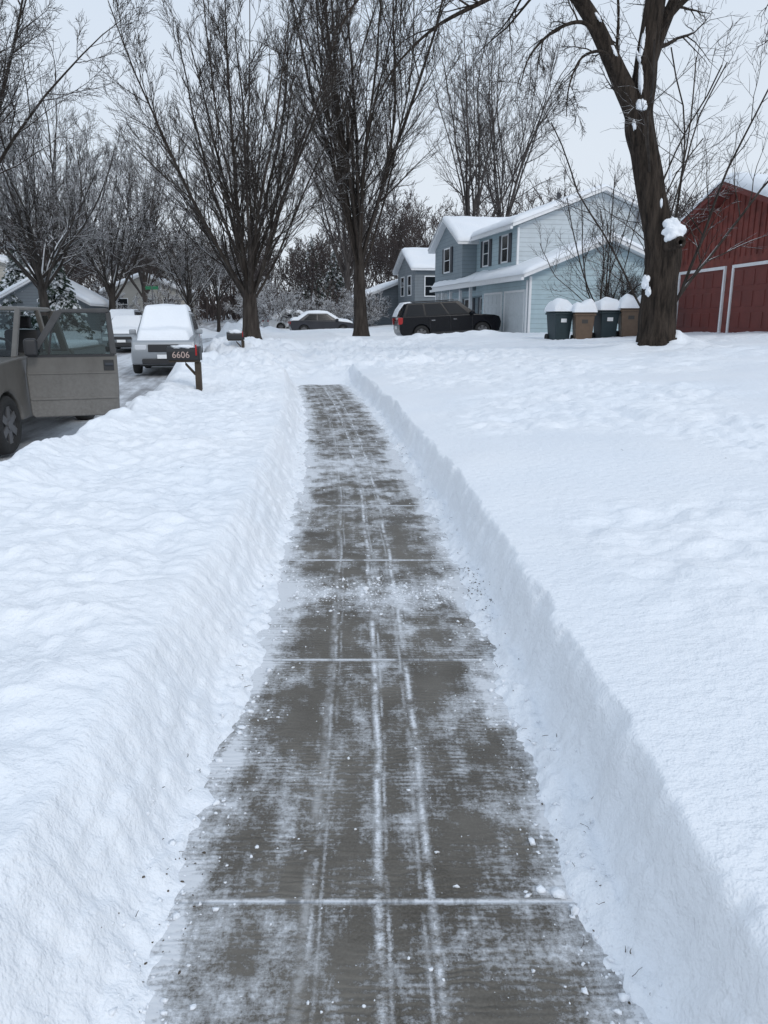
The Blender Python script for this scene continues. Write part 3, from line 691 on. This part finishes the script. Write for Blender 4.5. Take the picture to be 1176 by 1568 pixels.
def car(name,x,y,z,rz,paint,style='suv',pitch=0,snow=0):
    E=empty(name,(x,y,z),rz,0,pitch)
    if style=='suv':
        L,W,zb,r=4.75,1.88,.30,.37; wx=(1.42,-1.40)
        top=[(2.30,.50),(2.34,.70),(2.26,.95),(2.0,1.03),(1.15,1.12),(-2.22,1.16),(-2.36,1.02),(-2.38,.62),(-2.34,.42)]
        gb=(1.22,-2.26,1.10); gr=(.42,-2.0,1.73)
    else:
        L,W,zb,r=4.6,1.80,.24,.33; wx=(1.38,-1.36)
        top=[(2.22,.40),(2.26,.58),(2.15,.74),(1.9,.82),(1.0,.93),(-1.6,.97),(-2.15,.96),(-2.28,.84),(-2.28,.5),(-2.2,.36)]
        gb=(1.12,-1.78,.92); gr=(.30,-1.02,1.43)
    poly=top+[(-2.2,zb)]+arches((wx[1],),r,zb)[::-1]+arches((wx[0],),r,zb)[::-1]+[(2.2,zb)]
    hw=W/2
    b=prism('body',poly,'y',-hw,hw,paint,E,bevel=.05,seg=3)
    for v in b.data.vertices:
        ax=abs(v.co.x)
        if ax>1.9: v.co.y*=1-.10*((ax-1.9)/.45)
        if v.co.z>1.0*top[4][1]-.1: v.co.y*=.965
    box('underbody',-2.0,2.0,-hw+.24,hw-.24,zb-.06,zb+.45,BLK,E)
    for wxx in wx:
        for sd in(-1,1): wheel(E,wxx,sd*(hw-.115),r,.22,sd)
    hb=hw-.09; hr=hw-.24
    B=[(gb[0],-hb,gb[2]),(gb[0],hb,gb[2]),(gb[1],hb,gb[2]),(gb[1],-hb,gb[2])]
    T=[(gr[0],-hr,gr[2]),(gr[0],hr,gr[2]),(gr[1],hr,gr[2]),(gr[1],-hr,gr[2])]
    mobj('cabin',B+T,[(3,2,1,0),(4,5,6,7),(0,1,5,4),(1,2,6,5),(2,3,7,6),(3,0,4,7)],paint,E,bevel=.045,seg=3)
    G=GLASS
    panel('windshield',[B[0],B[1],T[1],T[0]],.06,.94,.06,.92,G,E)
    panel('rear_glass',[B[2],B[3],T[3],T[2]],.09,.91,.15,.88,G,E)
    for sd in(1,-1):
        q=[B[3],B[0],T[0],T[3]] if sd<0 else [B[1],B[2],T[2],T[1]]
        cuts=((.05,.30),(.33,.62),(.65,.90)) if style=='suv' else ((.12,.46),(.49,.86))
        for u0,u1 in cuts:
            if sd>0: u0,u1=1-u1,1-u0
            panel('side_window',q,u0,u1,.10,.88,G,E)
        zz=gb[2]
        box('mirror',.88,1.06,sd*(hw+.02)-.09,sd*(hw+.02)+.09,zz+.02,zz+.16,paint,E,bevel=.03)
        box('headlamp',2.06,2.33,sd*.62-.16,sd*.62+.16,top[2][1]-.27,top[2][1]-.10,HEADL,E,bevel=.03)
        if style=='suv': 
            box('tail_lamp',-2.42,-2.2,sd*.76-.09,sd*.76+.09,.82,1.12,TAIL,E,bevel=.02)
            box('roof_rail',-1.8,.2,sd*(hr-.06)-.02,sd*(hr-.06)+.02,gr[2]+.03,gr[2]+.065,BLK,E,bevel=.01)
        else: box('tail_lamp',-2.31,-2.1,sd*.62-.16,sd*.62+.16,.72,.88,TAIL,E,bevel=.02)
        for dx in(.95,-.05,-1.0): box('door_seam',dx-.006,dx+.006,sd*(hw+.001)-.004,sd*(hw+.001)+.004,zb+.1,zz-.04,BLK,E)
        box('sill',-.95,.95,sd*hw-.03,sd*hw+.015,zb-.03,zb+.12,BLK,E)
        for dx in(.1,-.9): box('handle',dx-.02,dx+.14,sd*hw-.01,sd*hw+.03,zz-.18,zz-.15,CHR if style=='suv' else paint,E)
    box('grille',2.24,2.36,-.42,.42,top[1][1]-.05,top[2][1]-.09,BLK,E,bevel=.02)
    box('lower_grille',2.2,2.33,-.6,.6,zb+.02,zb+.16,BLK,E,bevel=.02)
    box('plate',-2.41,-2.36,-.2,.2,.62,.76,WHITE,E); box('front_plate',2.33,2.365,-.18,.18,zb+.17,zb+.28,WHITE,E)
    if snow:
        if style=='suv': snowcover(E,[(2.2,.98),(1.25,1.12),(.45,1.76),(-1.95,1.76)],[.72,.80,.66,.66],snow,3)
        else: snowcover(E,[(2.12,.80),(1.1,.95),(.32,1.45),(-1.0,1.45),(-1.7,1.0),(-2.2,.97)],[.72,.80,.60,.60,.74,.72],snow,3)
    return E
x0,x1=1.55,4.35
yS=36.6
z0=gz(x0,yS-.1)+.06; z1=gz(x1,yS+.4)+.06
suv=car('parked_suv',(x0+x1)/2,yS,(z0+z1)/2,math.radians(9),PAINT_BLACK,'suv',-math.atan2(z1-z0,x1-x0))
snowcover(suv,[(-2.44,1.2),(-2.32,1.45),(-2.08,1.74),(-1.7,1.75)],[.6,.6,.6,.5],.04,5)
st=lambda Y:float(base(Y))-.2
car('snow_covered_car',-6.65,24.4,st(24.4)+.02,math.radians(-90+11),PAINT_SILV,'suv',0,.22)
car('snow_covered_car',-11.6,36,st(36),math.radians(-90+9),PAINT_SILV,'sedan',0,.10)
car('snow_covered_car',-4.4,56,.62,math.radians(12),PAINT_DK,'sedan',0,.18)
car('snow_covered_car',-6.9,61,.75,math.radians(25),PAINT_WHITE,'sedan',0,.18)
car('parked_car',-14.6,44.5,st(44)+.0,math.radians(-90+9),PAINT_DK,'suv',0,.08)
def pickup():
    th=math.atan(.075)
    zs=float(base(11))-.18
    E=empty('pickup_truck',(-6.12,12.05,zs),math.radians(-90)+th)
    hw=1.0; r=.40; wx=(1.85,-1.80)
    poly=[(2.80,.55),(2.82,1.0),(2.72,1.18),(1.25,1.27),(-.95,1.27)]
    bot=[(-1.0,.50)]+arches((wx[0],),r,.5)[::-1]+[(2.7,.50)]
    prism('front_body',poly+bot,'y',-hw,hw,PAINT_GREY,E,bevel=.05,seg=3)
    polyb=[(-1.02,1.30),(-3.0,1.32),(-3.04,.62),(-2.9,.52)]+arches((wx[1],),r,.5)[::-1]+[(-1.02,.52)]
    prism('bed',polyb,'y',-hw,hw,PAINT_GREY,E,bevel=.04,seg=3)
    box('bed_floor_snow',-2.95,-1.1,-.9,.9,1.2,1.40,SNOW,E,bevel=.05)
    box('frame',-2.9,2.6,-.55,.55,.38,.6,BLK,E)
    for x in wx:
        for sd in(-1,1): wheel(E,x,sd*(hw-.14),r,.26,sd)
    hb=hw-.06; hr=hw-.2; zb0=1.25; zr=1.90
    B=[(1.30,-hb,zb0),(1.30,hb,zb0),(-.97,hb,zb0),(-.97,-hb,zb0)]
    T=[(.62,-hr,zr),(.62,hr,zr),(-.85,hr,zr),(-.85,-hr,zr)]
    mobj('cab_roof',[(p[0],p[1],p[2]) for p in T]+[(p[0],p[1],p[2]+.06) for p in [(.55,-hr+.05,zr),(.55,hr-.05,zr),(-.8,hr-.05,zr),(-.8,-hr+.05,zr)]],
        [(3,2,1,0),(4,5,6,7),(0,1,5,4),(1,2,6,5),(2,3,7,6),(3,0,4,7)],PAINT_GREY,E,bevel=.025)
    def bar(nm,a,b,w,mat=PAINT_GREY):
        a=Vector(a);b=Vector(b); d=(b-a).normalized(); u=d.cross(Vector((0,1,0))).normalized()*w; v=d.cross(u).normalized()*w
        V=[a+u+v,a-u+v,a-u-v,a+u-v,b+u+v,b-u+v,b-u-v,b+u-v]
        mobj(nm,V,[(3,2,1,0),(4,5,6,7),(0,1,5,4),(1,2,6,5),(2,3,7,6),(3,0,4,7)],mat,E,bevel=.01)
    for sd in(-1,1):
        bar('a_pillar',(1.28,sd*(hb-.03),zb0),(.62,sd*(hr-.02),zr+.01),.035); bar('b_pillar',(-.15,sd*(hb-.03),zb0),(-.15,sd*(hr-.02),zr+.01),.035)
        bar('c_pillar',(-.92,sd*(hb-.03),zb0),(-.83,sd*(hr-.02),zr+.01),.05)
    panel('windshield',[B[0],B[1],T[1],T[0]],.03,.97,.03,.95,CLEAR,E)
    panel('rear_glass',[B[2],B[3],T[3],T[2]],.08,.92,.1,.9,CLEAR,E)
    INT=simple('interior_grey',(.03,.03,.033),.8)
    box('dashboard',.75,1.2,-.8,.8,1.0,1.34,INT,E,bevel=.05)
    for sy in(-.45,.45):
        box('seat_base',-.35,.25,sy-.27,sy+.27,.85,1.1,INT,E,bevel=.06); box('seat_back',-.48,-.28,sy-.27,sy+.27,1.0,1.62,INT,E,bevel=.06); box('headrest',-.46,-.34,sy-.13,sy+.13,1.64,1.82,INT,E,bevel=.04)
    bpy.ops.mesh.primitive_torus_add(major_radius=.19,minor_radius=.018,location=(.62,.45,1.33),rotation=(0,math.radians(65),0)); s=bpy.context.object; s.name='steering_wheel'; s.data.materials.append(BLK); s.parent=E
    box('door_opening',-.12,.98,hw-.02,hw+.006,.56,1.24,INT,E)
    box('rear_door_seam',-.16,-.145,hw-.01,hw+.004,.6,1.24,BLK,E)
    box('bumper',2.75,2.98,-.98,.98,.5,.78,CHR,E,bevel=.05); box('grille',2.78,2.86,-.55,.55,.8,1.12,BLK,E,bevel=.02)
    for sd in(-1,1): box('headlamp',2.74,2.86,sd*.78-.17,sd*.78+.17,.82,1.1,HEADL,E,bevel=.03)
    box('rear_bumper',-3.2,-3.0,-.95,.95,.5,.72,CHR,E,bevel=.04)
    box('wheel_flap',-2.35,-2.32,hw-.3,hw-.02,.25,.6,BLK,E)
    D=empty('driver_door',(1.20,hw+.02,.42)); D.parent=E
    D.rotation_euler=(0,0,math.radians(180-74))
    t=.05
    def dp(nm,poly,y0,y1,mat,bv=.012): return prism(nm,poly,'y',y0,y1,mat,D,bevel=bv)
    lower=[(0.02,.04),(.06,0),(1.16,0),(1.20,.04),(1.22,.45),(1.22,.86),(.03,.86),(0,.6)]
    dp('door_skin',lower,-t,t,PAINT_GREY,.02)
    FR=simple('window_frame_dark',(.05,.05,.052),.5,noise=.2)
    dp('window_frame_rear',[(1.22,.865),(1.18,1.46),(1.11,1.44),(1.13,.865)],-t*.7,t*.7,FR)
    dp('window_frame_top',[(1.11,1.44),(1.18,1.46),(1.13,1.51),(.50,1.49),(.47,1.44)],-t*.68,t*.68,FR)
    dp('window_frame_front',[(.05,.865),(.14,.865),(.545,1.438),(.50,1.488),(.44,1.46)],-t*.7,t*.7,FR)
    dp('window_divider',[(.30,.865),(.33,.865),(.40,1.25),(.37,1.22)],-t*.4,t*.4,BLK,.003)
    dp('window_glass',[(.13,.865),(1.13,.865),(1.11,1.44),(.54,1.44)],-.005,.005,CLEAR,0)
    for sg in(1,-1):
        box('belt_molding',.05,1.19,sg*t*1.0-.012,sg*t*1.0+.012,.84,.87,BLK,D)
        box('handle_cup',1.03,1.17,sg*(t+.004)-.006,sg*(t+.004)+.006,.64,.79,BLK,D,bevel=.004)
        box('handle',1.05,1.16,sg*(t+.02)-.01,sg*(t+.02)+.01,.71,.75,DARKTRIM,D,bevel=.006)
        box('crease',.03,1.19,min(sg*t,sg*(t+.012)),max(sg*t,sg*(t+.012)),.24,.27,PAINT_GREY,D,bevel=.005)
        box('crease_upper',.03,1.19,min(sg*t,sg*(t+.010)),max(sg*t,sg*(t+.010)),.60,.62,PAINT_GREY,D,bevel=.004)
    box('door_mirror',.02,.19,-t-.22,-t-.02,.86,1.10,BLK,D,bevel=.04,seg=3); box('door_mirror_arm',.06,.14,-t-.06,-t+.01,.86,.92,BLK,D,bevel=.01)
pickup()
# ------------------------------------------------------------------ mailboxes, carts
WOOD=simple('post_wood',(.055,.042,.03),.85,noise=.3,scale=12)
def mailbox(x,y,zb,rz,text=None):
    E=empty('mailbox',(x,y,zb),rz)
    prof=[(-.10,0),(.10,0),(.10,.13)]+[(.10*math.cos(a),.13+.10*math.sin(a)) for a in np.linspace(.2,math.pi-.2,9)]+[(-.10,.13)]
    prism('box',prof,'x',-.27,.27,BLK,E,bevel=.008)
    prism('door',[(p[0]*1.06,p[1]*1.03-.003) for p in prof],'x',.27,.29,BLK,E)
    box('flag',.22,.245,-.125,-.10,.08,.26,TAIL,E); box('shelf',-.24,.26,-.08,.08,-.035,-.002,WOOD,E)
    box('post',.18,.28,-.05,.05,-1.2,-.037,WOOD,E,bevel=.008)
    mobj('brace',[(.17,-.025,-.26),(.17,.025,-.26),(.17,.025,-.20),(.17,-.025,-.20),(.02,-.025,-.085),(.02,.025,-.085),(.02,.025,-.037),(.02,-.025,-.037)],[(0,1,2,3),(7,6,5,4),(0,4,5,1),(1,5,6,2),(2,6,7,3),(3,7,4,0)],WOOD,E)
    blob(E,(0,0,.215),(.25,.09,.035 if text else .09),0,3,'snow_cap',flatbase=True)
    if text:
        c=bpy.data.curves.new('numbers','FONT'); c.body=text; c.size=.15; c.extrude=.002; c.align_x='CENTER'
        o=bpy.data.objects.new('numbers',c); COL.objects.link(o); o.parent=E; o.location=(-.03,-.106,.04); o.rotation_euler=(math.pi/2,0,0)
        c.materials.append(simple('number_pale',(.50,.38,.34),.6))
mailbox(-3.42,13.4,.94,math.radians(3),'6606')
mailbox(-4.75,25.2,1.0,math.radians(10))
CG=simple('cart_green',(.016,.033,.040),.5,noise=.1); CB=simple('cart_brown',(.13,.085,.055),.5,noise=.1); CBL=simple('cart_lid_dark',(.05,.045,.04),.5)
for i,(x,y,m) in enumerate([(5.95,26.9,CG),(6.68,26.6,CB),(7.52,26.9,CG),(8.25,26.7,CB),(8.95,27.2,CG)]):
    z=gz(x,y)-.08
    E=empty('trash_cart',(x,y,z),math.radians([12,-4,8,-6,3][i]))
    a,b,h=.26,.30,.95
    V=[(-a,-b,0.05),(a,-b,.05),(a,b,.05),(-a,b,.05),(-a-.06,-b-.08,h),(a+.06,-b-.08,h),(a+.06,b+.08,h),(-a-.06,b+.08,h)]
    mobj('bin',V,[(3,2,1,0),(4,5,6,7),(0,1,5,4),(1,2,6,5),(2,3,7,6),(3,0,4,7)],m,E,bevel=.03)
    box('rim',-a-.09,a+.09,-b-.11,b+.11,h-.06,h,m,E,bevel=.015)
    box('lid',-a-.08,a+.08,-b-.12,b+.10,h+.003,h+.06,m,E,bevel=.03)
    for sx in(-1,1): cyl('wheel',(sx*(a+.03),b+.03,.13),.13,.06,'x',RUB,E)
    cyl('handle',(0,b+.13,h-.03),.018,.5,'x',m,E,10)
    box('label',-.1,.1,-b-.066,-b-.05,.64,.76,WHITE if m is CG else CBL,E)
    n=28; u=np.linspace(-1,1,n); U,Vv=np.meshgrid(u,u)
    e=np.clip(1-np.abs(U)**3.5,0,1)**.45*np.clip(1-np.abs(Vv)**3.5,0,1)**.45
    T=.38*e*(1+.30*pn(U*1.2+i*3,Vv*1.2,90)); Pz=h+.045+T
    npmesh('snow_cap',np.stack([U*(a+.13),Vv*(b+.15),Pz],-1).reshape(-1,3),gridfaces(n,n),SNOW,E)
E=empty('street_sign',(-14.5,50,float(base(50)))); cyl('pole',(0,0,1.5),.03,3.2,'z',RIM,E,10)
box('plate',-.4,.4,-.01,.01,2.9,3.1,simple('sign_green',(.02,.18,.08),.5),E)
# ------------------------------------------------------------------ world & light
w=bpy.data.worlds.new('World'); SC.world=w; w.use_nodes=True; nt=w.node_tree; q=NB(nt); bg=nt.nodes['Background']
sky=q.new('ShaderNodeTexSky'); sky.sky_type='NISHITA'; sky.sun_disc=False; sky.sun_elevation=math.radians(38); sky.sun_rotation=math.radians(150); sky.dust_density=3; sky.air_density=1
tc=q.new('ShaderNodeTexCoord').outputs['Generated']; sp=q.new('ShaderNodeSeparateXYZ'); nt.links.new(tc,sp.inputs[0])
cl=q.noise(tc,1.3,3,.5,(1,1,3.5))
grad=q.mr(sp.outputs[2],0,.6)
c=q.mix(grad,(8.2,8.9,9.7,1),(6.3,7.6,9.4,1)); c=q.mix(q.mr(cl,.35,.7,0,.5),c,(8.4,8.95,9.6,1))
c=q.mix(.92,sky.outputs[0],c)
nt.links.new(c,bg.inputs['Color']); bg.inputs['Strength'].default_value=.098
sl=bpy.data.lights.new('sun','SUN'); sl.energy=.95; sl.angle=math.radians(14); sl.color=(1,.97,.93); so=bpy.data.objects.new('sun',sl); COL.objects.link(so)
so.rotation_euler=(math.radians(54),0,math.radians(-150+180))
# ------------------------------------------------------------------ camera
cam=bpy.data.cameras.new('camera'); co=bpy.data.objects.new('camera',cam); COL.objects.link(co)
co.location=(0,0,1.6); co.rotation_euler=(math.radians(90-14),0,0)
cam.sensor_fit='VERTICAL'; cam.sensor_height=36; cam.sensor_width=27; cam.lens=18*1178/784; cam.clip_end=3000; cam.clip_start=.05
SC.camera=co
SC.view_settings.view_transform='Standard'; SC.view_settings.look='None'; SC.view_settings.exposure=0
